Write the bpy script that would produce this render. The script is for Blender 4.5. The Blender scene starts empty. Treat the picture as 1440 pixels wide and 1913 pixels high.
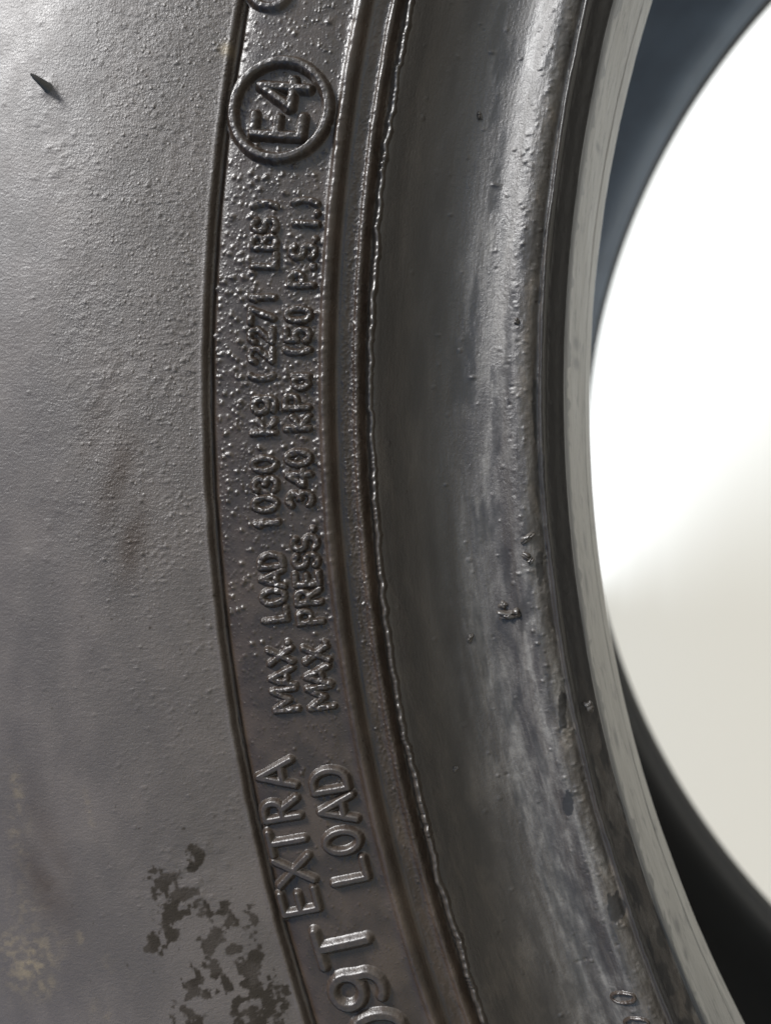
import bpy, math, random
import numpy as np
from mathutils import Matrix, Vector

random.seed(7)
RNG = np.random.default_rng(11)
MM = 0.001
scene = bpy.context.scene
COL = scene.collection

# ------------------------------------------------------------------ frame of the tyre
# Tyre frame (mm): z = axle, pointing out of the near sidewall; -x = up in the world, y = world X.
R_OUT = 366.0          # outer radius: hub height above the ground
MID = -104.5           # middle plane of the tyre
TYRE_TO_WORLD = Matrix(((0, 1, 0), (0, 0, -1), (-1, 0, 0)))
OFFSET = np.array([-R_OUT, 0.0, -MID])       # hub of the tyre seen from the root on the ground


def world(p):
    v = TYRE_TO_WORLD @ (Vector((p[0] + OFFSET[0], p[1] + OFFSET[1], p[2] + OFFSET[2])) * MM)
    return v


# ------------------------------------------------------------------ camera
CAM = np.array([-199.36996976, -15.49304583, 104.84844561])
CR = np.array([[9.77367487e-01, -1.02487120e-03, 2.11546081e-01],
               [-5.01532906e-04, 9.99974229e-01, 7.16168666e-03],
               [-2.11547969e-01, -7.10569701e-03, 9.77341786e-01]])
FPX = 1654.18          # focal length in photograph pixels (1440 x 1913)
cd = bpy.data.cameras.new('camera')
cam = bpy.data.objects.new('camera', cd)
COL.objects.link(cam)
cd.sensor_fit = 'VERTICAL'
cd.sensor_height = 24.0
cd.lens = 24.0 * FPX / 1913.0
cd.clip_start = 0.005
cd.clip_end = 2000.0
m3 = TYRE_TO_WORLD @ Matrix([list(r) for r in CR])
m4 = m3.to_4x4()
m4.translation = world(CAM)
cam.matrix_world = m4
cd.dof.use_dof = True
cd.dof.focus_distance = 0.108
cd.dof.aperture_fstop = 12.5
scene.camera = cam

# ------------------------------------------------------------------ sky and sun
SUN_LOCAL = Vector((-0.655, 0.64, 0.42)).normalized()     # towards the sun, tyre frame
sun_w = TYRE_TO_WORLD @ SUN_LOCAL
elev = math.asin(sun_w.z)
azim = math.atan2(sun_w.x, sun_w.y)
w = bpy.data.worlds.new('World')
scene.world = w
w.use_nodes = True
nt = w.node_tree
sky = nt.nodes.new('ShaderNodeTexSky')
sky.sky_type = 'NISHITA'
sky.sun_disc = False
sky.sun_elevation = elev
sky.sun_rotation = azim
sky.air_density = 1.0
sky.dust_density = 0.8
sky.ozone_density = 1.0
bg = nt.nodes['Background']
bg.inputs['Strength'].default_value = 0.085
nt.links.new(sky.outputs[0], bg.inputs['Color'])
sd = bpy.data.lights.new('sun', 'SUN')
sd.energy = 3.2
sd.angle = math.radians(13)
sd.color = (1.0, 0.997, 0.99)
sun = bpy.data.objects.new('sun', sd)
COL.objects.link(sun)
sun.location = (1, -1, 3)
sun.rotation_euler = sun_w.to_track_quat('Z', 'Y').to_euler()
vs = scene.view_settings
vs.view_transform = 'Standard'
vs.look = 'None'
vs.gamma = 1.0
vs.use_curve_mapping = False
vs.exposure = 1.36


# ------------------------------------------------------------------ numeric helpers
def back(x, y, z=-2.0):
    """A pixel of the photograph -> (r, alpha in rad, s) on the plane z of the tyre."""
    d = CR @ np.array([(x - 720) / FPX, -(y - 956.5) / FPX, -1.0])
    t = (z - CAM[2]) / d[2]
    q = CAM + d * t
    return float(np.hypot(q[0], q[1])), float(np.arctan2(q[1], -q[0]))


def hash2(ix, iy, seed):
    h = (ix.astype(np.int64) * 374761393 + iy.astype(np.int64) * 668265263 + seed * 974634511) & 0xffffffff
    h = ((h ^ (h >> 13)) * 1274126177) & 0xffffffff
    h = h ^ (h >> 16)
    return (h & 0xffff) / 65535.0


def vnoise(x, y, seed=0):
    x = np.asarray(x, float); y = np.asarray(y, float)
    x, y = np.broadcast_arrays(x, y)
    ix = np.floor(x); iy = np.floor(y)
    fx = x - ix; fy = y - iy
    fx = fx * fx * (3 - 2 * fx); fy = fy * fy * (3 - 2 * fy)
    a = hash2(ix, iy, seed); b = hash2(ix + 1, iy, seed)
    c = hash2(ix, iy + 1, seed); d = hash2(ix + 1, iy + 1, seed)
    return (a * (1 - fx) + b * fx) * (1 - fy) + (c * (1 - fx) + d * fx) * fy


def fbm(x, y, seed=0, octv=3):
    t = 0; a = 0.5; n = 0
    for k in range(octv):
        t = t + a * vnoise(x * 2 ** k + 17.3 * k, y * 2 ** k + 5.1 * k, seed + k)
        n += a; a *= 0.5
    return t / n


def sstep(a, b, x):
    t = np.clip((x - a) / (b - a), 0, 1)
    return t * t * (3 - 2 * t)


def curve(pts, step, smooth=0.0, sub=40):
    """Catmull-Rom through (r, z) points, smoothed, resampled at about `step` mm."""
    P = np.array(pts, float)
    Q = np.vstack([2 * P[0] - P[1], P, 2 * P[-1] - P[-2]])
    out = []
    for i in range(1, len(Q) - 2):
        p0, p1, p2, p3 = Q[i - 1:i + 3]
        d1 = max(np.linalg.norm(p1 - p0), 1e-6) ** .5
        d2 = max(np.linalg.norm(p2 - p1), 1e-6) ** .5
        d3 = max(np.linalg.norm(p3 - p2), 1e-6) ** .5
        m1 = d2 * ((p1 - p0) / d1 - (p2 - p0) / (d1 + d2) + (p2 - p1) / d2)
        m2 = d2 * ((p2 - p1) / d2 - (p3 - p1) / (d2 + d3) + (p3 - p2) / d3)
        t = np.linspace(0, 1, sub, endpoint=False)[:, None]
        out.append((2 * t ** 3 - 3 * t ** 2 + 1) * p1 + (t ** 3 - 2 * t ** 2 + t) * m1
                   + (-2 * t ** 3 + 3 * t ** 2) * p2 + (t ** 3 - t ** 2) * m2)
    C = np.vstack(out + [P[-1:]])
    s = np.concatenate([[0], np.cumsum(np.linalg.norm(np.diff(C, axis=0), axis=1))])
    n = max(3, int(round(s[-1] / step)) + 1)
    if smooth > 0:
        h = min(step, smooth) / 3
        sf = np.linspace(0, s[-1], int(s[-1] / h) + 2)
        F = np.stack([np.interp(sf, s, C[:, k]) for k in (0, 1)], 1)
        kx = np.arange(-int(4 * smooth / h), int(4 * smooth / h) + 1) * h
        kk = np.exp(-(kx / smooth) ** 2 / 2); kk /= kk.sum()
        pad = len(kx) // 2
        G = np.stack([np.convolve(np.concatenate([2 * F[0, k] - F[pad:0:-1, k], F[:, k],
                                                  2 * F[-1, k] - F[-2:-pad - 2:-1, k]]), kk, 'valid') for k in (0, 1)], 1)
        G[0] = C[0]; G[-1] = C[-1]
        C = G; s = sf
    t = np.linspace(0, s[-1], n)
    return np.stack([np.interp(t, s, C[:, k]) for k in (0, 1)], 1)


D2R = math.pi / 180
FINE = np.concatenate([np.arange(-29, 18, 0.0335) * D2R])
ALPHA = np.concatenate([FINE, np.arange(18.0, 331, 1.0) * D2R])
ALPHA_LOW = np.arange(0, 360, 1.0) * D2R


def new_object(name, mesh, parent=None, mat=None):
    o = bpy.data.objects.new(name, mesh)
    COL.objects.link(o)
    if mat: mesh.materials.append(mat)
    if parent is not None: o.parent = parent
    return o


def mesh_from(verts, faces, name, smooth=True, uv=None, attrs=None):
    me = bpy.data.meshes.new(name)
    V = np.asarray(verts, np.float32); F = np.asarray(faces, np.int32)
    k = F.shape[1]
    me.vertices.add(len(V)); me.vertices.foreach_set('co', V.ravel())
    me.loops.add(F.size); me.loops.foreach_set('vertex_index', F.ravel())
    me.polygons.add(len(F))
    me.polygons.foreach_set('loop_start', np.arange(0, F.size, k, dtype=np.int32))
    me.polygons.foreach_set('loop_total', np.full(len(F), k, np.int32))
    me.update(calc_edges=True)
    me.polygons.foreach_set('use_smooth', np.full(len(F), smooth))
    if uv is not None:
        l = me.uv_layers.new(name='surface')
        l.data.foreach_set('uv', np.asarray(uv, np.float32)[F.ravel()].ravel())
    for n, a in (attrs or {}).items():
        at = me.attributes.new(n, 'FLOAT', 'POINT')
        at.data.foreach_set('value', np.asarray(a, np.float32).ravel())
    me.validate()
    return me


class Field:
    """A revolved strip of the tyre: rows along the profile, columns round the axle."""
    def __init__(self, prof, alpha):
        self.prof = prof; self.alpha = alpha
        t = np.gradient(prof, axis=0)
        t /= np.linalg.norm(t, axis=1)[:, None] + 1e-12
        self.nrm = np.stack([t[:, 1], -t[:, 0]], 1)
        self.v = np.concatenate([[0], np.cumsum(np.linalg.norm(np.diff(prof, axis=0), axis=1))])
        a = np.where(alpha > math.pi, alpha - 2 * math.pi, alpha)
        self.A = a[None, :] * np.ones((len(prof), 1))
        self.Rr = prof[:, :1] * np.ones((1, len(alpha)))
        self.Z = prof[:, 1:] * np.ones((1, len(alpha)))
        self.V = self.v[:, None] * np.ones((1, len(alpha)))
        self.U = a[None, :] * 225.0 * np.ones((len(prof), 1))
        self.h = np.zeros_like(self.A)
        self.dr = np.zeros_like(self.A)
        self.attrs = {}
        i = np.linspace(0, 1, len(prof))
        self.edge = (sstep(0, 0.02, i) * sstep(1, 0.98, i))[:, None]

    def pimple(self, r, a, rad, hgt, squash=1.0):
        i = int(np.argmin(np.abs(self.prof[:, 0] - r)))
        self.pimple_row(i, a, rad, hgt, squash)

    def pimple_row(self, i, a, rad, hgt, squash=1.0):
        j = int(np.searchsorted(self.alpha, a))
        if not (6 < j < len(FINE) - 6): return
        dv = self.v[min(i + 1, len(self.v) - 1)] - self.v[i - 1 if i else 0]
        dv = max(dv / 2, 0.02)
        r = self.prof[i, 0]
        ni = int(rad * 2.0 / dv) + 1; nj = int(rad * 2.0 / (r * 0.0335 * D2R)) + 1
        i0, i1 = max(i - ni, 0), min(i + ni + 1, len(self.v)); j0, j1 = max(j - nj, 0), min(j + nj + 1, len(FINE))
        d2 = ((self.v[i0:i1, None] - self.v[i]) * squash) ** 2 + ((self.alpha[None, j0:j1] - a) * r) ** 2
        self.h[i0:i1, j0:j1] = np.maximum(self.h[i0:i1, j0:j1], 0) * 0.6 + self.h[i0:i1, j0:j1] * 0.4 + hgt * np.exp(-d2 / (rad * rad) * 1.6)

    def build(self, name, mat, parent):
        n, m = self.A.shape
        h = self.h * self.edge
        r = self.Rr + self.nrm[:, :1] * h + self.dr
        z = self.Z + self.nrm[:, 1:] * h
        x = -r * np.cos(self.A) + OFFSET[0]; y = r * np.sin(self.A) + OFFSET[1]; z = z + OFFSET[2]
        V = np.stack([x, y, z], -1).reshape(-1, 3) * MM
        idx = np.arange(n * m).reshape(n, m)
        nx = np.roll(idx, -1, axis=1)
        F = np.stack([idx[:-1], idx[1:], nx[1:], nx[:-1]], -1).reshape(-1, 4)
        uv = np.stack([self.U, self.V], -1).reshape(-1, 2)
        me = mesh_from(V, F, name, True, uv, self.attrs)
        return new_object(name, me, parent, mat)


# ------------------------------------------------------------------ materials
class NT:
    def __init__(self, name):
        self.m = bpy.data.materials.new(name); self.m.use_nodes = True
        self.t = self.m.node_tree; self.b = self.t.nodes['Principled BSDF']

    def n(self, kind, **kw):
        nd = self.t.nodes.new(kind)
        for k, v in kw.items():
            if hasattr(nd, k): setattr(nd, k, v)
            else: nd.inputs[k].default_value = v
        return nd

    def l(self, a, b): self.t.links.new(a, b)

    def math(self, op, a, b=None, clamp=False):
        nd = self.t.nodes.new('ShaderNodeMath'); nd.operation = op; nd.use_clamp = clamp
        for i, v in enumerate((a, b)):
            if v is None: continue
            if isinstance(v, (int, float)): nd.inputs[i].default_value = v
            else: self.l(v, nd.inputs[i])
        return nd.outputs[0]

    def uv(self, su=1, sv=1, off=(0, 0, 0)):
        if not hasattr(self, '_uv'): self._uv = self.n('ShaderNodeUVMap', uv_map='surface')
        mp = self.n('ShaderNodeMapping')
        mp.inputs['Scale'].default_value = (su, sv, 1); mp.inputs['Location'].default_value = off
        self.l(self._uv.outputs[0], mp.inputs[0])
        return mp.outputs[0]

    def noise(self, vec, scale=1.0, detail=3.0, rough=0.55, dist=0.0):
        nd = self.n('ShaderNodeTexNoise', Scale=scale, Detail=detail, Roughness=rough, Distortion=dist)
        self.l(vec, nd.inputs['Vector'])
        return nd.outputs['Fac']

    def vor(self, vec, scale=1.0, rnd=1.0):
        nd = self.n('ShaderNodeTexVoronoi', Scale=scale, Randomness=rnd)
        self.l(vec, nd.inputs['Vector'])
        return nd

    def ramp(self, fac, a, b, c0=0.0, c1=1.0):
        nd = self.n('ShaderNodeMapRange'); nd.interpolation_type = 'SMOOTHSTEP'
        nd.inputs['From Min'].default_value = a; nd.inputs['From Max'].default_value = b
        nd.inputs['To Min'].default_value = c0; nd.inputs['To Max'].default_value = c1
        self.l(fac, nd.inputs['Value'])
        return nd.outputs[0]

    def mix(self, fac, a, b):
        nd = self.n('ShaderNodeMix', data_type='RGBA')
        for s, v in ((nd.inputs[0], fac), (nd.inputs[6], a), (nd.inputs[7], b)):
            if isinstance(v, (int, float)): s.default_value = v
            elif isinstance(v, tuple): s.default_value = v + (1,)
            else: self.l(v, s)
        return nd.outputs[2]

    def attr(self, name):
        return self.n('ShaderNodeAttribute', attribute_name=name).outputs['Fac']

    def bump(self, height, dist_mm, strength=1.0, normal=None):
        nd = self.n('ShaderNodeBump', Strength=strength, Distance=dist_mm * MM)
        self.l(height, nd.inputs['Height'])
        if normal is not None: self.l(normal, nd.inputs['Normal'])
        return nd.outputs[0]

    def set(self, sock, v):
        s = self.b.inputs[sock]
        if isinstance(v, tuple): s.default_value = v + (1,)
        elif isinstance(v, (int, float)): s.default_value = v
        else: self.l(v, s)


def pimple_height(M, scale, keep, seed_off):
    """Sparse rounded pimples: Voronoi cells, only some of them raised."""
    v = M.vor(M.uv(1, 1, seed_off), scale)
    bump = M.ramp(v.outputs['Distance'], 0.42, 0.05, 0, 1)
    sel = M.n('ShaderNodeSeparateColor'); M.l(v.outputs['Color'], sel.inputs[0])
    k = M.ramp(sel.outputs[0], 1 - keep - 0.05, 1 - keep + 0.15, 0, 1)
    return M.math('MULTIPLY', bump, k)


def rubber_sidewall():
    M = NT('sidewall_rubber')
    blot = M.noise(M.uv(1, 1), 0.09, 4, 0.6)
    c = M.mix(M.ramp(blot, 0.35, 0.7), (0.042, 0.0338, 0.0285), (0.058, 0.0470, 0.0400))
    c = M.mix(M.attr('brown'), c, (0.026, 0.017, 0.011))
    c = M.mix(M.attr('tan'), c, (0.15, 0.115, 0.065))
    c = M.mix(M.attr('stain'), c, (0.016, 0.0125, 0.0090))
    M.set('Base Color', c)
    r0 = M.ramp(M.noise(M.uv(1, 1), 0.25, 3), 0.3, 0.7, 0.44, 0.54)
    r1 = M.math('ADD', r0, M.math('MULTIPLY', M.attr('stain'), 0.25))
    M.set('Roughness', r1)
    M.set('Specular IOR Level', M.math('SUBTRACT', M.ramp(M.attr('stain'), 0, 1, 0.46, 0.12), M.math('MULTIPLY', M.attr('brown'), 0.22), True))
    grain = M.noise(M.uv(1, 1), 3.9, 3, 0.65, 0.3)
    leather = M.noise(M.uv(2.4, 0.9), 1.0, 3, 0.6, 0.6)
    amt = M.attr('pebble')
    g = M.math('ADD', M.math('MULTIPLY', grain, 0.75), M.math('MULTIPLY', leather, 0.7))
    p = M.math('ADD', M.math('MULTIPLY', pimple_height(M, 1.5, 0.35, (3, 7, 0)), 0.8),
               M.math('MULTIPLY', pimple_height(M, 2.6, 0.35, (13, 2, 0)), 0.4))
    g = M.math('ADD', g, M.math('MULTIPLY', p, amt))
    nb = M.n('ShaderNodeBump', Distance=0.145 * MM)
    M.l(g, nb.inputs['Height']); M.l(M.ramp(amt, 0.16, 0.8, 0.62, 1.0), nb.inputs['Strength'])
    M.set('Normal', nb.outputs[0])
    return M.m


def rubber_band():
    M = NT('band_rubber')
    blot = M.noise(M.uv(1, 1), 0.2, 4, 0.6)
    c = M.mix(M.ramp(blot, 0.35, 0.7), (0.017, 0.0118, 0.0085), (0.028, 0.0195, 0.0142))
    c = M.mix(M.attr('brown'), c, (0.042, 0.030, 0.0215))
    M.set('Base Color', c)
    M.set('Roughness', M.ramp(M.noise(M.uv(1, 1), 0.7, 3), 0.3, 0.7, 0.29, 0.39))
    M.set('Specular IOR Level', 0.34)
    g = M.math('ADD', M.noise(M.uv(1, 1), 3.2, 3, 0.6), M.math('MULTIPLY', pimple_height(M, 2.4, 0.4, (1, 4, 0)), 0.6))
    M.set('Normal', M.bump(g, 0.05, 1.0))
    return M.m


def rubber_letter():
    M = NT('letter_rubber')
    blot = M.noise(M.uv(1, 1), 1.2, 4, 0.6)
    M.set('Base Color', M.mix(M.ramp(blot, 0.4, 0.75), (0.019, 0.0135, 0.0100), (0.032, 0.0228, 0.0170)))
    M.set('Roughness', 0.32)
    M.set('Specular IOR Level', 0.42)
    g = M.noise(M.uv(1, 1), 4.2, 3, 0.65)
    M.set('Normal', M.bump(g, 0.05, 1.0))
    return M.m


def rubber_bead():
    M = NT('bead_rubber')
    s1 = M.noise(M.uv(0.035, 0.42), 1.0, 5, 0.6, 0.4)
    s2 = M.noise(M.uv(0.16, 0.5), 1.0, 5, 0.65, 0.5)
    s3 = M.noise(M.uv(0.55, 0.9), 1.0, 5, 0.7, 0.4)
    dust = M.math('ADD', M.math('MULTIPLY', M.ramp(s1, 0.38, 0.72), 0.75), M.math('MULTIPLY', M.ramp(s2, 0.42, 0.75), 0.6))
    dust = M.math('MULTIPLY', dust, M.ramp(s3, 0.30, 0.62, 0.45, 1.25))
    dust = M.math('MULTIPLY', dust, M.attr('dust'), True)
    c = M.mix(dust, (0.021, 0.0168, 0.0140), (0.094, 0.0865, 0.078))
    c = M.mix(M.math('MULTIPLY', M.attr('brown'), M.ramp(s2, 0.4, 0.7)), c, (0.075, 0.060, 0.046))
    c = M.mix(M.attr('bare'), c, (0.018, 0.0168, 0.0162))
    M.set('Base Color', c)
    r = M.math('ADD', M.ramp(s2, 0.3, 0.7, 0.36, 0.50), M.math('MULTIPLY', M.attr('bare'), -0.08))
    M.set('Roughness', r)
    M.set('Specular IOR Level', M.ramp(M.attr('bare'), 0, 1, 0.5, 0.25))
    fine = M.noise(M.uv(1, 1.3), 2.2, 4, 0.65)
    scr = M.noise(M.uv(0.25, 2.5), 1.0, 3, 0.6)
    g = M.math('ADD', fine, M.math('MULTIPLY', scr, 0.6))
    g = M.math('ADD', g, M.math('MULTIPLY', pimple_height(M, 0.8, 0.10, (5, 9, 0)), 1.3))
    nb = M.n('ShaderNodeBump', Distance=0.09 * MM)
    M.l(g, nb.inputs['Height']); M.l(M.ramp(M.attr('bare'), 0, 1, 1.0, 0.35), nb.inputs['Strength'])
    M.set('Normal', nb.outputs[0])
    return M.m


def rubber_toe():
    M = NT('toe_rubber')
    s = M.noise(M.uv(0.03, 0.5), 1.0, 5, 0.6, 0.3)
    fl = M.noise(M.uv(0.22, 0.7), 1.0, 5, 0.7, 0.2)
    pale_mask = M.math('MULTIPLY', M.attr('film'), M.ramp(fl, 0.34, 0.47, .12, 1), True)
    pale = M.mix(M.ramp(s, 0.3, 0.7), (0.112, 0.109, 0.101), (0.172, 0.168, 0.158))
    M.set('Base Color', M.mix(pale_mask, (0.022, 0.024, 0.028), pale))
    M.set('Roughness', 0.33)
    M.set('Normal', M.bump(M.math('ADD', M.noise(M.uv(0.3, 1.6), 1.0, 3), fl), 0.06, 0.6))
    return M.m


def plain_rubber(name, c, rough, bump=0.05):
    M = NT(name)
    b = M.noise(M.uv(1, 1), 0.12, 4)
    M.set('Base Color', M.mix(b, tuple(x * 0.8 for x in c), tuple(x * 1.2 for x in c)))
    M.set('Roughness', rough)
    M.set('Normal', M.bump(M.noise(M.uv(1, 1), 1.2, 3), bump, 1.0))
    return M.m


def liner_rubber():
    """Inner liner: black butyl with a blue-grey film of mould release on part of it."""
    M = NT('liner_rubber')
    b = M.noise(M.uv(0.4, 0.4), 0.1, 4)
    pale_mask = M.math('MULTIPLY', M.attr('release_film'), M.ramp(b, 0.25, 0.6, 0.75, 1.0))
    M.set('Base Color', M.mix(pale_mask, (0.040, 0.040, 0.041), (0.28, 0.335, 0.42)))
    M.set('Roughness', 0.5)
    return M.m


def ground_material():
    M = NT('pale_concrete')
    tc = M.n('ShaderNodeTexCoord')
    a = M.noise(tc.outputs['Object'], 0.25, 2, 0.5)
    b = M.noise(tc.outputs['Object'], 45, 4, 0.6)
    c = M.mix(M.ramp(a, 0.3, 0.7), (0.55, 0.525, 0.45), (0.64, 0.615, 0.54))
    # the concrete colour turns greyer to the left behind the tyre
    sx = M.n('ShaderNodeSeparateXYZ'); M.l(tc.outputs['Object'], sx.inputs[0])
    d = M.math('ADD', sx.outputs[0], M.math('MULTIPLY', sx.outputs[1], 0.11))
    d = M.math('ADD', d, M.math('MULTIPLY', M.noise(tc.outputs['Object'], 0.16, 2, 0.4), 0.8))
    worn = M.ramp(d, 0.2, 1.45, 1, 0)  # blend factor of the greyer tone, from position and noise
    c = M.mix(worn, c, (0.322, 0.288, 0.222))
    M.set('Base Color', c)
    M.set('Roughness', 0.8)
    M.set('Normal', M.bump(b, 0.8, 0.4))
    return M.m


MAT = dict(side=rubber_sidewall(), band=rubber_band(), letter=rubber_letter(), bead=rubber_bead(), toe=rubber_toe(),
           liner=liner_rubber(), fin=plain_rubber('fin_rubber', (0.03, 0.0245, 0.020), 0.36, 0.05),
           tread=plain_rubber('tread_rubber', (0.03, 0.029, 0.028), 0.6),
           ground=ground_material())

# ------------------------------------------------------------------ the ground
gv = [(-900, -900, 0), (900, -900, 0), (900, 900, 0), (-900, 900, 0)]
gm = bpy.data.meshes.new('ground'); gm.from_pydata(gv, [], [(0, 1, 2, 3)])
ground = new_object('ground', gm, None, MAT['ground'])
ground['kind'] = 'structure'

# ------------------------------------------------------------------ the tyre
tyre = bpy.data.objects.new('tyre', None)
COL.objects.link(tyre)
tyre.rotation_euler = TYRE_TO_WORLD.to_euler()
tyre['label'] = 'worn black rubber car tyre with raised load and pressure lettering on its sidewall'
tyre['category'] = 'tyre'


def side_z(r):
    return 0.35 - (r - 266.0) ** 2 / 190.0


def alpha_noise(A, r, wl, seed):
    return vnoise(A * r / wl, A * 0 + 3.3, seed) - 0.5


# --- outer sidewall: shoulder -> rim of the lettering band
P_SIDE = [(353, -33), (345, -24), (333, -16), (318, -9.5), (304, side_z(304) + .4)] + [(r, side_z(r)) for r in
         (296, 288, 280, 272, 264, 256, 250, 247.6)]
pc = np.vstack([curve(P_SIDE[:5], 1.5)[:-1], curve(P_SIDE[4:] + [(246.9, side_z(246.9) + .04)], 0.26)[:-1],
                curve([(246.9, side_z(246.9) + .04), (246.6, side_z(246.6) + .12), (246.38, side_z(246.4) + .02), (246.25, -2.1), (246.15, -2.75), (245.9, -2.95)], 0.08, 0.045)])
f = Field(pc, ALPHA)
A, Rr = f.A, f.Rr
U, Vr = A * 225, Rr
f.h += (fbm(U / 9, Vr / 9, 3, 3) - .5) * 0.22 * sstep(247.5, 251, Rr)
f.dr += alpha_noise(A, 246, 2.3, 5) * 0.16 * sstep(248, 246.6, Rr) + alpha_noise(A, 246, 0.5, 6) * 0.07 * sstep(247.2, 246.5, Rr)


def px_blob(A, Rr, x, y, rx, ry, ang=0.0, z=-1.0):
    """Soft disc round a spot of the sidewall (sizes in mm: rx across, ry round the tyre)."""
    r, a = back(x, y, z)
    dx = (r - Rr); dy = (A - a) * r
    c, s = math.cos(ang), math.sin(ang)
    return np.exp(-(((dx * c + dy * s) / rx) ** 2 + ((-dx * s + dy * c) / ry) ** 2))


stain_blobs = [(310, 1640, 2.0, 1.6, .7), (350, 1665, 2.2, .9, 0), (328, 1690, 1.5, 1.5, .6), (380, 1695, 1.2, 1.6, 0), (300, 1760, 1.6, 1.3, 0),
               (330, 1745, 1.2, 1.2, 0), (372, 1590, 1.0, 1.3, 0), (362, 1615, .8, 1.0, 0), (430, 1720, 1.0, 1.0, 0), (470, 1710, .6, 1.6, .3),
               (405, 1745, 1.3, .9, .5), (392, 1765, 1.0, 1.4, 0), (437, 1770, 1.3, .7, 0), (405, 1800, 1.0, 1.4, .2), (365, 1840, 1.3, 1.2, .8),
               (395, 1850, 1.2, .8, .6), (475, 1780, 1.0, 2.4, -.1), (470, 1830, 1.5, 2.4, .1), (500, 1860, 2.1, 2.2, .4), (480, 1890, 2.6, 2.2, 0),
               (360, 1885, 1.6, 1.5, 0), (440, 1880, 1.2, 1.0, 0), (420, 1700, .8, 1.2, 0), (345, 1700, 1.3, 1.0, 0), (378, 1815, .6, 1.2, 0), (425, 1830, .6, 1.2, .3)]
near = (A < -5 * D2R) & (A > -24 * D2R) & (Rr < 275)
st = np.zeros_like(A)
Al, Rl = A[near], Rr[near]
acc = np.zeros_like(Al)
for b in stain_blobs:
    acc = np.maximum(acc, px_blob(Al, Rl, b[0], b[1], b[2] * 1.25, b[3] * 1.25, b[4]))
nz = fbm(Al * 250 / .85 + .3 * fbm(Al * 300, Rl, 22, 2), Rl / .85, 21, 4)
st[near] = sstep(0.40, 0.60, acc * 0.8 + (nz - .5) * 1.45)
st *= .78 + .22 * sstep(.35, .6, fbm(U / 2.2, Vr / 2.2, 23, 4))
f.attrs['stain'] = st
tan = np.zeros_like(A)
far_l = (A < -3 * D2R) & (A > -26 * D2R) & (Rr > 255) & (Rr < 305)
Al, Rl = A[far_l], Rr[far_l]
t = np.zeros_like(Al)
for b in [(40, 1480, 1.0, 4.5, .1, .5), (33, 1560, 1.2, 5, .1, .35), (178, 1515, .45, 2.5, 0, .45), (60, 1800, 5, 2.6, .5, .9), (20, 1770, 3, 2, .3, .7),
          (55, 1700, 3, 4, .2, .35), (160, 1745, .6, 1.6, 0, .4), (85, 1840, 2.5, 1.5, .3, .6), (200, 1890, 1.5, 2, 0, .4), (215, 1790, 1, 1.2, 0, .25)]:
    t = np.maximum(t, b[5] * px_blob(Al, Rl, *b[:5]))
tan[far_l] = np.clip(t * .38 * (0.2 + 1.3 * sstep(.40, .68, fbm(Al * 250 / .6, Rl / .9, 31, 5))), 0, 1)
for b in [(418, 88, .7, .8, 0)]:
    tan = np.maximum(tan, .8 * px_blob(A, Rr, *b))
f.attrs['tan'] = tan
br = np.zeros_like(A)
for b in [(225, 900, 2.0, 6.5, -.35, .75), (255, 1010, 1.7, 5, -.3, .9), (190, 780, 1.5, 6, -.35, .45), (90, 1650, 3, 6, .3, .5), (100, 1560, 2, 8, .2, .35)]:
    br = np.maximum(br, b[5] * px_blob(A, Rr, *b[:5]))
br = np.maximum(br * (0.5 + fbm(U / 1.2, Vr / 2, 41, 3)), 0.3 * sstep(247.4, 246.5, Rr) * sstep(.35, .65, fbm(U / 3, Vr * 0, 43, 3)))
f.attrs['brown'] = np.clip(br, 0, 1)
f.attrs['pebble'] = np.clip(sstep(-9 * D2R, -1 * D2R, A) * (0.55 + 0.8 * (fbm(U / 7, Vr / 7, 51, 2) - .3)) * sstep(272, 255, Rr) + 0.16, 0, 1)
for k in range(5200):
    a = RNG.uniform(-15, 15) * D2R
    r = 247.3 + abs(RNG.normal(0, 9.0))
    dens = vnoise(np.array(a * 225 / 5), np.array(r / 5), 61)
    if a < -5 * D2R and RNG.random() > 0.35: continue
    if RNG.random() > dens * 1.2: continue
    rad = RNG.uniform(0.13, 0.26)
    f.pimple(r, a, rad, rad * RNG.uniform(0.25, 0.5))
rv, av = back(92, 165, 0.3)
f.pimple(rv, av, 1.3, .28)
sidewall = f.build('sidewall', MAT['side'], tyre)

# --- the recessed band that carries the writing, up to the groove inside its rib
P_BAND = [(245.9, -2.95), (245.65, -2.95), (245.4, -2.7), (245.0, -2.38), (244.2, -2.2), (241, -2.15), (238, -2.2), (234, -2.35), (231.5, -2.45), (231.1, -2.3), (230.75, -1.75),
          (230.4, -1.55), (230.0, -1.7), (229.7, -2.05), (229.35, -2.65), (229.05, -3.05), (228.6, -3.1)]
f = Field(curve(P_BAND, 0.105, 0.07), ALPHA)
A, Rr = f.A, f.Rr; U = A * 225
rib = np.exp(-((Rr - 230.4) / .5) ** 2)
f.dr += alpha_noise(A, 230, 3.5, 71) * .22 * rib + alpha_noise(A, 230, .45, 72) * .14 * rib
f.h += (vnoise(U / .55, Rr * 0, 73) - .5) * .16 * rib * sstep(-14 * D2R, -6 * D2R, A) + (fbm(U / 4, Rr / 4, 74, 3) - .5) * .10
f.attrs['brown'] = np.clip(rib * .4 * sstep(.4, .6, fbm(U / 4, Rr, 75, 3)) + .5 * sstep(.55, .75, fbm(U / 6, Rr / 5, 76, 3)) * sstep(2 * D2R, -8 * D2R, A), 0, 1)
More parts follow.
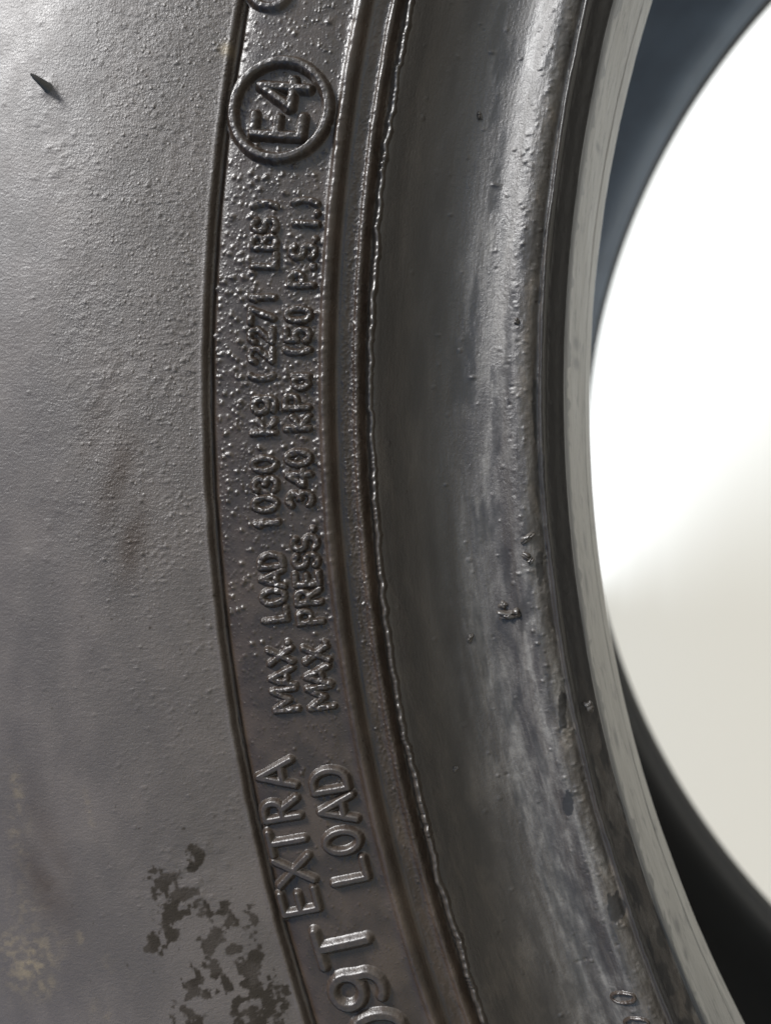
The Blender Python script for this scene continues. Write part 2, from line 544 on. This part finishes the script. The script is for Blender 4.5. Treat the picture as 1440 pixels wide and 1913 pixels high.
for k in range(5200):
    a = RNG.uniform(-19, 13) * D2R
    r = RNG.uniform(231.2, 244.8)
    mid = math.exp(-((a / D2R - 0.5) / 8.5) ** 2)
    if RNG.random() > 0.16 + 0.95 * mid * (0.3 + vnoise(np.array(a * 225 / 3), np.array(r / 3), 81)): continue
    big = RNG.random() < .25 * mid
    rad = RNG.uniform(.22, .36) if big else RNG.uniform(.11, .2)
    f.pimple(r, a, rad, rad * RNG.uniform(.4, .75), RNG.uniform(.7, 1.1))
for x, y in [(412, 520), (420, 528), (437, 520), (455, 518), (405, 540), (425, 548), (447, 545), (452, 560), (432, 590), (442, 598), (400, 628), (405, 655), (428, 662),
             (437, 668), (447, 640), (412, 705), (440, 690), (452, 705), (470, 325), (482, 335), (487, 355), (470, 345), (500, 330), (432, 1145), (445, 1140), (490, 1200)]:
    r, a = back(x, y, -2.2)
    f.pimple(r, a, .36, .26)
band = f.build('lettering_band', MAT['band'], tyre)

# --- plateau and crest of the second rib
P_RIB = [(228.6, -3.1), (228.35, -3.15), (228.1, -3.2), (227.5, -3.35), (227.0, -3.3), (226.7, -3.05), (226.4, -2.95), (226.12, -3.2), (225.9, -3.75), (225.65, -4.25), (225.4, -4.45)]
f = Field(curve(P_RIB, 0.11, 0.07), ALPHA)
A, Rr = f.A, f.Rr; U = A * 225
cr = np.exp(-((Rr - 226.4) / .5) ** 2)
f.dr += alpha_noise(A, 226, 2.6, 91) * .16 * cr
f.h += (fbm(U / .8, Rr / .5, 92, 3) - .5) * .14
f.attrs['brown'] = np.clip(.6 * sstep(.45, .7, fbm(U / 5, Rr / 1.5, 93, 3)) * sstep(0, -8 * D2R, A), 0, 1)
for k in range(2600):
    a = (RNG.normal(-5, 6)) * D2R
    i = int(RNG.integers(3, len(f.prof) * .62))
    rad = RNG.uniform(.10, .19)
    f.pimple_row(i, a, rad, rad * RNG.uniform(.25, .6), RNG.uniform(.8, 1.2))
rib2 = f.build('centring_rib', MAT['band'], tyre)

# --- bead: flare under the flash line, rounded bulge, up to the ridge before the heel
P_BEAD = [(225.4, -4.45), (225.1, -4.4), (224.4, -4.5), (223.6, -5.3), (222, -7.1), (220, -8.8), (217.5, -9.9), (214.5, -10.45), (212.2, -10.4), (210.4, -10.1), (209.2, -9.65),
          (208.0, -9.0), (207.0, -8.65), (206.0, -8.6), (205.2, -8.9), (204.6, -9.4), (204.35, -9.5), (204.12, -9.1), (203.92, -8.95), (203.72, -9.2), (203.55, -9.9), (203.4, -10.7)]
f = Field(curve(P_BEAD, 0.17, 0.10), ALPHA)
A, Rr = f.A, f.Rr; U = A * 210
f.h += (fbm(U / 9, Rr / 2.8, 101, 4) - .5) * .20 * sstep(224, 219, Rr)
rough = sstep(208.5, 206, Rr) * sstep(204.3, 205, Rr)
f.h += (fbm(U / 1.1, Rr / .6, 102, 3) - .5) * (.04 + .15 * rough) * sstep(223, 216, Rr)
rg = np.exp(-((Rr - 203.95) / .35) ** 2)
f.dr += (alpha_noise(A, 204, 6, 103) * .35 + alpha_noise(A, 204, .7, 104) * .12) * rg
f.attrs['dust'] = np.clip(sstep(222, 209, Rr) * (0.35 + 0.75 * sstep(-2 * D2R, -14 * D2R, A)) * sstep(204.2, 206, Rr) * (.55 + .9 * fbm(U / 9, Rr / 3, 107, 4)) + .05 + .34 * sstep(221, 213, Rr) * sstep(.42, .68, fbm(U / 14, Rr / 2.5, 108, 4)), 0, 1)
f.attrs['brown'] = np.clip(sstep(208, 205.5, Rr) * sstep(.45, .65, fbm(U / 5, Rr / 1.2, 105, 3)) * .9 + .3 * sstep(214, 224, Rr) + .35 * sstep(-6 * D2R, -16 * D2R, A) * sstep(212, 220, Rr), 0, 1)
bare = np.zeros_like(A)
for b in [(1150, 1690, 1.3, 2.2, 0), (1000, 760, .5, 4.5, .0), (1012, 880, .55, 4, 0), (995, 1600, .0 + 1e-3, 1e-3, 0), (1060, 1500, .8, 2.0, -.2), (1008, 1060, .5, 3, -.1), (1050, 1330, .6, 3, -.2)]:
    bare = np.maximum(bare, px_blob(A, Rr, *b, z=-9.5))
bare = sstep(.42, .55, bare + (fbm(U / .9, Rr / .6, 106, 3) - .5) * .6)
bare = np.maximum(bare, sstep(204.4, 204.1, Rr) * .7)
bare = np.maximum(bare, .6 * sstep(.50, .72, fbm(U / 6, Rr / 1.6, 109, 4)) * sstep(219, 214, Rr))
bare = np.maximum(bare, .55 * sstep(213, 218, Rr) * (.3 + 1.2 * fbm(U / 10, Rr / 2, 110, 3)))
f.attrs['bare'] = np.clip(bare, 0, 1)
for k in range(420):
    a = RNG.uniform(-26, 15) * D2R
    i = int(np.argmin(np.abs(f.prof[:, 0] - RNG.uniform(204.6, 221 if RNG.random() < .25 else 208))))
    rad = RNG.uniform(.12, .28)
    f.pimple_row(i, a, rad, rad * RNG.uniform(.3, .9) * (1 if RNG.random() < .75 else -.9), RNG.uniform(.5, 1.3))
bead = f.build('bead', MAT['bead'], tyre)
BEAD_PROF = f.prof

# --- heel: steep dark strip below the ridge
f = Field(curve([(203.4, -10.7), (203.0, -11.35), (202.4, -12.05), (201.7, -12.7), (201.15, -13.3)], 0.11, 0.0), ALPHA)
A, Rr = f.A, f.Rr; U = A * 210
f.h += (fbm(U / 6, f.V / 3, 111, 4) - .5) * .25 + (fbm(U / .9, f.V / .9, 112, 2) - .5) * .06
f.attrs['dust'] = np.clip(.15 + .5 * sstep(-10 * D2R, -17 * D2R, A) * sstep(.4, .6, fbm(U / 4, f.V / 2, 113, 3)), 0, 1)
f.attrs['brown'] = 0.6 * sstep(.5, .7, fbm(U / 4, f.V / 2, 114, 3)) * sstep(-10 * D2R, -16 * D2R, A)
f.attrs['bare'] = np.clip(.95 - .8 * sstep(-9 * D2R, -15 * D2R, A) * sstep(.42, .55, fbm(U / 3, f.V / 1.2, 115, 3)), 0, 1)
heel = f.build('bead_heel', MAT['bead'], tyre)

# --- toe: pale strip with a ragged edge and dark flecks, turning into the inside
f = Field(curve([(201.15, -13.3), (200.75, -14.4), (200.2, -16.8), (199.3, -21), (198.5, -25), (197.9, -28.4), (197.6, -30.4), (197.7, -32.0)], 0.3, 0.15), ALPHA)
A = f.A; U = A * 205
f.h += (fbm(U / 8, f.V / 4, 121, 3) - .5) * .14 - .16 * np.exp(-((f.V - 12.6 - .3 * alpha_noise(A, 200, 9, 122)) / .16) ** 2)
ragged = 1.6 + 5.5 * np.maximum(fbm(U / 1.8, f.V / 3, 123, 4) - .46, 0) + .8 * (fbm(U / 9, f.V * 0, 124, 2) - .5)
pale_mask = sstep(ragged - .3, ragged + .4, f.V)
pale_mask = pale_mask * (1 - .85 * np.exp(-((f.V - 12.6 - .3 * alpha_noise(A, 200, 9, 122)) / .18) ** 2))
for x, y, ru, rv in [(1075, 655, .9, .7), (1130, 1360, 1.4, .35), (1095, 1010, 1.5, .3), (1118, 1080, 1.8, .3), (1100, 300, .5, .5), (1240, 1700, 1.0, .5), (1262, 1740, .8, .3), (1078, 690, .8, .8)]:
    r, a = back(x, y, -25)
    pale_mask = np.minimum(pale_mask, 1 - np.exp(-(((A - a) * 199 / ru) ** 2 + ((f.V - 6 - 4 * (random.random() - .3)) / rv / 2.6) ** 2)) * 1.3)
f.attrs['film'] = np.clip(pale_mask, 0, 1)
toe = f.build('bead_toe', MAT['toe'], tyre)

# --- inside, tread and the far side
LINER = [(197.7, -32.0), (199.5, -34.2), (203, -34.5), (210, -31), (222, -24), (240, -16.5), (262, -12.5), (290, -13), (318, -21), (338, -38), (348, -62), (351, -104.5)]
mir = lambda P: [(r, 2 * MID - z) for r, z in reversed(P)]
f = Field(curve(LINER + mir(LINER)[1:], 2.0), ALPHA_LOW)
f.attrs['release_film'] = sstep(-14 * D2R, 14 * D2R, f.A) * sstep(130 * D2R, 80 * D2R, f.A)  # lit side of the inside, painted into the liner colour by angle
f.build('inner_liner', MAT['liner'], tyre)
TREAD = [(353, -33)]
tz = np.linspace(-36, 2 * MID + 36, 120)
for z in tz:
    r = 366 - ((z - MID) / 72.0) ** 4 * 6
    for g in (-138, -116, -93, -71):
        if abs(z - g) < 4.2: r -= 8.5
    TREAD.append((r, z))
TREAD.append((353, 2 * MID + 33))
tr = np.array(TREAD)[::-1]
Field(tr, ALPHA_LOW).build('tread', MAT['tread'], tyre)
far_side = curve(mir(P_SIDE + [(246.5, -1.9), (238, -2.1), (228, -3.2), (222, -7.9), (214.5, -10.4), (206.6, -8.2), (203.4, -10.7)]), 1.2)
f = Field(far_side, ALPHA_LOW); f.build('sidewall', MAT['tread'], tyre)
far_bead = curve(mir([(203.4, -10.7), (201.2, -13.5), (198.4, -24), (196.4, -28.5), (197.7, -32.0)]), 0.5)
f = Field(far_bead, ALPHA_LOW); f.build('bead_toe', MAT['tread'], tyre)

# --- mould flash: thin torn fin standing in the groove beside the second rib
aa = np.arange(-28, 17, 0.05) * D2R
n = len(aa); u = aa * 225
lat = (vnoise(u / 1.5, u * 0, 131) - .5) * .34 + (vnoise(u / .55, u * 0, 132) - .5) * .16 + (vnoise(u / 7, u * 0, 133) - .5) * .3
tooth = 0.22 + .75 * np.abs(((u / 1.6 + vnoise(u / 2.2, u * 0, 134) * 4) % 1.0) - .35) ** .8 * (.15 + 1.3 * vnoise(u / 4, u * 0, 135) ** 1.5) + .35 * (vnoise(u / 9, u * 0, 137) - .3) + (vnoise(u / .3, u * 0, 136) - .5) * .15
rc = 224.72 + lat * .8
rows = [(rc + .85, -4.5 + u * 0), (rc + .34 + lat * .3, -4.2 + tooth * .62), (rc + .02 + lat * .3, -4.1 + tooth * .9), (rc - .12 + lat * .3, -4.12 + tooth * .9), (rc - .2, -4.4 + tooth * .5), (rc - .5, -5.0 + u * 0)]
V = []
for r, z in rows:
    V.append(np.stack([-r * np.cos(aa) + OFFSET[0], r * np.sin(aa) + OFFSET[1], z + OFFSET[2]], -1))
V = np.concatenate(V) * MM
idx = np.arange(len(rows) * n).reshape(len(rows), n)
F = np.stack([idx[:-1, :-1], idx[1:, :-1], idx[1:, 1:], idx[:-1, 1:]], -1).reshape(-1, 4)
UV = np.concatenate([np.stack([u, u * 0 + k * .4], -1) for k in range(len(rows))])
new_object('mould_flash', mesh_from(V, F, 'mould_flash', True, UV), tyre, MAT['fin'])


# ------------------------------------------------------------------ raised writing
def arc(cx, cy, rx, ry, a0, a1, n=14):
    t = np.radians(np.linspace(a0, a1, n))
    return [(cx + rx * math.cos(x), cy + ry * math.sin(x)) for x in t]


GLYPH = {   # strokes in a unit box: x along the reading direction, y towards the top of the letter
    '0': [arc(.5, .5, .42, .5, 0, 360, 24)],
    'O': [arc(.5, .5, .46, .5, 0, 360, 24)],
    '1': [[(.5, 0), (.5, 1)], [(.5, 1), (.25, .82)]],
    '2': [arc(.5, .72, .4, .28, 170, -30, 12) + [(.1, 0), (.92, 0)]],
    '3': [arc(.45, .74, .42, .26, 150, -80, 12), arc(.45, .26, .46, .27, 80, -150, 12)],
    '4': [[(.75, 0), (.75, 1), (.05, .32), (1.0, .32)]],
    '5': [[(.88, 1), (.2, 1), (.14, .55)] + arc(.48, .32, .42, .32, 130, -150, 14)],
    '7': [[(.05, 1), (.95, 1), (.35, 0)]],
    '9': [arc(.5, .7, .4, .3, 0, 360, 20), [(.9, .7), (.86, .4)] + arc(.45, .3, .42, .3, 10, -130, 10)],
    'M': [[(0, 0), (.05, 1), (.5, .3), (.95, 1), (1, 0)]],
    'A': [[(0, 0), (.5, 1), (1, 0)], [(.2, .33), (.8, .33)]],
    'X': [[(.02, 0), (.98, 1)], [(.02, 1), (.98, 0)]],
    'L': [[(.1, 1), (.1, 0), (.92, 0)]],
    'D': [[(.08, 0), (.08, 1), (.4, 1)] + arc(.42, .5, .5, .5, 85, -85, 14) + [(.08, 0)]],
    'B': [[(.1, 0), (.1, 1), (.5, 1)] + arc(.52, .76, .34, .24, 85, -85, 9) + [(.1, .52)], [(.5, .52)] + arc(.52, .26, .4, .26, 85, -85, 9) + [(.1, 0)]],
    'S': [arc(.5, .74, .4, .26, 30, 260, 12) + arc(.5, .25, .42, .26, 80, -150, 12)],
    'P': [[(.1, 0), (.1, 1), (.5, 1)] + arc(.52, .73, .38, .27, 85, -85, 10) + [(.1, .46)]],
    'R': [[(.1, 0), (.1, 1), (.5, 1)] + arc(.52, .74, .36, .26, 85, -85, 10) + [(.1, .48)], [(.5, .48), (.95, 0)]],
    'E': [[(.9, 1), (.1, 1), (.1, 0), (.92, 0)], [(.1, .5), (.8, .5)]],
    'I': [[(.5, 0), (.5, 1)]],
    'T': [[(0, 1), (1, 1)], [(.5, 1), (.5, 0)]],
    'k': [[(.12, 0), (.12, 1)], [(.9, .72), (.15, .36), (.92, 0)]],
    'g': [arc(.48, .6, .4, .32, 0, 360, 18), [(.88, .9), (.9, .25)] + arc(.5, .18, .4, .2, 0, -140, 8)],
    'a': [arc(.45, .34, .38, .32, 0, 360, 16), [(.86, .68), (.86, .02)]],
    '(': [arc(1.0, .5, .8, .62, 125, 235, 10)],
    ')': [arc(0.0, .5, .8, .62, 55, -55, 10)],
    '.': [[(.5, .06), (.52, .06)]],
}


def seg_dist(px, py, strokes):
    d = np.full(px.shape, 1e9)
    for st_ in strokes:
        for (x0, y0), (x1, y1) in zip(st_[:-1], st_[1:]):
            vx, vy = x1 - x0, y1 - y0
            L = vx * vx + vy * vy + 1e-12
            t = np.clip(((px - x0) * vx + (py - y0) * vy) / L, 0, 1)
            d = np.minimum(d, np.hypot(px - x0 - t * vx, py - y0 - t * vy))
    return d


band_r = np.array([p[0] for p in P_BAND][4:10])[::-1]
band_zs = np.array([p[1] for p in P_BAND][4:10])[::-1]


def band_z(r): return np.interp(r, band_r, band_zs)


def bead_z(r): return np.interp(r, BEAD_PROF[::-1, 0], BEAD_PROF[::-1, 1])


NG = [0]


def relief(name, strokes, xc, yc, hpx, wpx, stroke, high, parent, lean=0.0, zf=band_z, z0=-2.1, scale=0.0705, res=0.075, fillet=.30, lump=.12, wobble=1.0):
    """One raised character: a small height field over its strokes, rounded into the surface."""
    NG[0] += 1
    r0, a0 = back(xc, yc, z0)
    H, W = hpx * scale, wpx * scale
    pad = stroke / 2 + fillet + .05
    xs = np.arange(-W / 2 - pad, W / 2 + pad, res); ys = np.arange(-H / 2 - pad, H / 2 + pad, res)
    X, Y = np.meshgrid(xs, ys)
    S = [[((px - .5) * W + lean * (py - .5) * H, (py - .5) * H) for px, py in s] for s in strokes]
    wob = (fbm(X / .5 + NG[0] * 9.1, Y / .5, 151, 2) - .5)
    d = seg_dist(X + wob * .14 * wobble, Y - wob * .10 * wobble, S)
    a = stroke / 2
    hh = high * sstep(a + fillet, a * .35, d)
    hh = hh * (1 + (fbm(X / .45 + NG[0] * 3.3, Y / .45, 152, 2) - .5) * lump * 4) 
    rr = r0 + Y; al = a0 + X / r0
    z = zf(rr) + hh - .045
    keep = hh > .006
    V = np.stack([-rr * np.cos(al) + OFFSET[0], rr * np.sin(al) + OFFSET[1], z + OFFSET[2]], -1).reshape(-1, 3) * MM
    ny, nx = X.shape
    idx = np.arange(ny * nx).reshape(ny, nx)
    k4 = keep[:-1, :-1] | keep[1:, :-1] | keep[1:, 1:] | keep[:-1, 1:]
    # X runs with alpha, Y outwards: (row, col) -> anticlockwise seen from +z
    F = np.stack([idx[:-1, :-1], idx[1:, :-1], idx[1:, 1:], idx[:-1, 1:]], -1)[k4]
    used, inv = np.unique(F.ravel(), return_inverse=True)
    F = inv.reshape(-1, 4)
    if NG.__len__() and True:
        p0, p1, p2 = V[used][F[0, 0]], V[used][F[0, 1]], V[used][F[0, 2]]
        if np.cross(p1 - p0, p2 - p0)[2] < 0: F = F[:, ::-1]
    UV = np.stack([al.ravel() * 225, rr.ravel()], -1)[used]
    return new_object(name, mesh_from(V[used], F, name, True, UV), parent, MAT['letter'])


def write(chars, hpx, stroke, high, name='letter', lean=0.0, **kw):
    for ch, x, y, wpx in chars:
        nm = 'dot' if ch == '.' else name
        relief(nm, GLYPH[ch], x, y, hpx, wpx, stroke, high, bead if kw.get('zf') is bead_z else band, lean, **kw)


write([('M', 533, 1307, 38), ('A', 528, 1266, 32), ('X', 524, 1225, 26), ('.', 520, 1203, 16),
       ('L', 514, 1148, 26), ('O', 511, 1115, 26), ('A', 509, 1082, 30), ('D', 507, 1048, 26),
       ('1', 499, 977, 16), ('0', 496, 942, 27), ('3', 496, 905, 26), ('0', 494, 868, 27),
       ('k', 493, 798, 28), ('g', 492, 757, 30),
       ('(', 489, 703, 16), ('2', 488, 664, 28), ('2', 488, 628, 28), ('7', 490, 591, 26), ('1', 491, 556, 14),
       ('L', 494, 487, 28), ('B', 494, 453, 26), ('S', 495, 422, 26), (')', 496, 385, 16)], 43, .68, .58, fillet=.36, lump=.16)
write([('M', 598, 1303, 38), ('A', 593, 1263, 32), ('X', 590, 1222, 26), ('.', 588, 1203, 16),
       ('P', 579, 1152, 26), ('R', 576, 1115, 27), ('E', 573, 1082, 24), ('S', 571, 1048, 25), ('S', 569, 1015, 25), ('.', 565, 990, 16),
       ('3', 560, 932, 25), ('4', 558, 894, 28), ('0', 557, 856, 26),
       ('k', 555, 790, 27), ('P', 554, 751, 26), ('a', 555, 713, 26),
       ('(', 555, 654, 16), ('5', 556, 626, 25), ('0', 557, 588, 26),
       ('P', 563, 522, 26), ('.', 566, 498, 14), ('S', 565, 470, 25), ('.', 570, 446, 14), ('I', 571, 418, 10), ('.', 573, 398, 12), (')', 570, 379, 16)],
      43, .68, .58, fillet=.36, lump=.16)
write([('E', 560, 1683, 44), ('X', 550, 1625, 46), ('T', 538, 1571, 40), ('R', 526, 1512, 38), ('A', 516, 1447, 46)], 66, .95, .72, lean=0.0, lump=.015, wobble=.35, fillet=.36)
write([('L', 651, 1627, 42), ('O', 640, 1572, 40), ('A', 630, 1512, 44), ('D', 615, 1458, 42)], 62, .95, .72, lump=.015, wobble=.35, fillet=.36)
write([('0', 706, 1925, 66), ('9', 668, 1847, 66), ('T', 641, 1763, 60)], 92, 1.35, .80, fillet=.42, lump=.012, wobble=.35)
write([('0', 505, -12, 60)], 68, 1.0, .75, lump=.04, fillet=.4)
write([('E', 520, 237, 42), ('4', 531, 178, 50)], 90, 1.2, .95, lump=.06, fillet=.4)
circ = [arc(.5, .5, .5, .5, 0, 360, 72)]
relief('emblem_ring', circ, 524, 207, 178, 172, 1.25, 1.1, band, 0.0, res=.1, fillet=.40, lump=.03)
write([('0', 1163, 1866, 22), ('0', 1188, 1912, 22)], 40, .34, .4, fillet=.14, zf=bead_z, z0=-9.0, scale=.072)


# ------------------------------------------------------------------ small torn pieces
def tube(name, path, radii, mat, seg=10):
    P = np.array(path, float); V = []; F = []
    for i, p in enumerate(P):
        t = P[min(i + 1, len(P) - 1)] - P[max(i - 1, 0)]; t /= np.linalg.norm(t)
        a = np.cross(t, [0.3, 0.9, 0.2]); a /= np.linalg.norm(a); b = np.cross(t, a)
        for k in range(seg):
            th = 2 * math.pi * k / seg
            V.append(p + radii[i] * (math.cos(th) * a + math.sin(th) * b))
    for i in range(len(P) - 1):
        for k in range(seg):
            F.append((i * seg + k, i * seg + (k + 1) % seg, (i + 1) * seg + (k + 1) % seg, (i + 1) * seg + k))
    V = (np.array(V) + OFFSET) * MM
    uv = np.stack([V[:, 0] * 1000, V[:, 1] * 1000], -1)
    return new_object(name, mesh_from(V, F, name, True, uv), sidewall, mat)


r, a = back(92, 165, side_z(270))
bx = np.array([-r * math.cos(a), r * math.sin(a), side_z(r) - .3])
r2, a2 = back(58, 138, 2.6)
tp = np.array([-r2 * math.cos(a2), r2 * math.sin(a2), 2.6])
path = [bx, bx * .85 + tp * .15 + [0, 0, .25], bx * .55 + tp * .45 + [0, 0, .35], bx * .25 + tp * .75 + [0, 0, .2], tp]
tube('vent_spew', path, [1.0, .62, .46, .34, .14], MAT['tread'])


def shred(x, y, lx, ly, ang, hgt, seed, z=-8.9):
    """A torn crumb of rubber stuck on the bead (sizes in mm, angle from the radial direction)."""
    r, a = back(x, y, z)
    base = np.array([-r * math.cos(a), r * math.sin(a), float(bead_z(np.array(r)))])
    nu, nv = 28, 14
    V = []; F = []
    for i in range(nv + 1):
        th = math.pi * i / nv
        for k in range(nu):
            ph = 2 * math.pi * k / nu
            d = np.array([math.sin(th) * math.cos(ph), math.sin(th) * math.sin(ph), math.cos(th)])
            q = 1 + 1.5 * (float(fbm(np.array(d[0] * 1.6 + seed * 7.7), np.array(d[1] * 1.6 + d[2] * 1.1 + seed * 3.1), 161 + seed, 3)) - .5)
            q *= 1 - .35 * abs(math.cos(ph)) ** 8
            u, v = d[0] * lx / 2 * q, d[1] * ly / 2 * q
            V.append(base + np.array([u * math.cos(ang) - v * math.sin(ang), u * math.sin(ang) + v * math.cos(ang), d[2] * hgt * q + .05]))
    for i in range(nv):
        for k in range(nu):
            F.append((i * nu + k, (i + 1) * nu + k, (i + 1) * nu + (k + 1) % nu, i * nu + (k + 1) % nu))
    V = (np.array(V) + OFFSET) * MM
    uv = np.stack([V[:, 0] * 1000, V[:, 1] * 1000], -1)
    new_object('rubber_shred', mesh_from(V, F, 'rubber_shred', True, uv), bead, MAT['fin'])


for k, sp in enumerate([(950, 1150, 3.1, 1.1, .12, .45), (939, 1132, 1.3, 1.0, -.5, .4), (966, 1148, 1.2, 1.2, .3, .5), (985, 1006, 2.6, .8, .75, .4),
                        (984, 1040, 1.9, .8, -.5, .4), (990, 1048, 1.3, .6, .9, .35), (965, 600, .8, .7, 0, .35), (893, 207, .7, 1.1, .2, .3),
                        (875, 1195, .7, 1.2, -.4, .3), (850, 1435, 1.2, .6, .6, .2), (1100, 1325, 1.4, 1.5, .4, .5)]):
    shred(*sp, k)
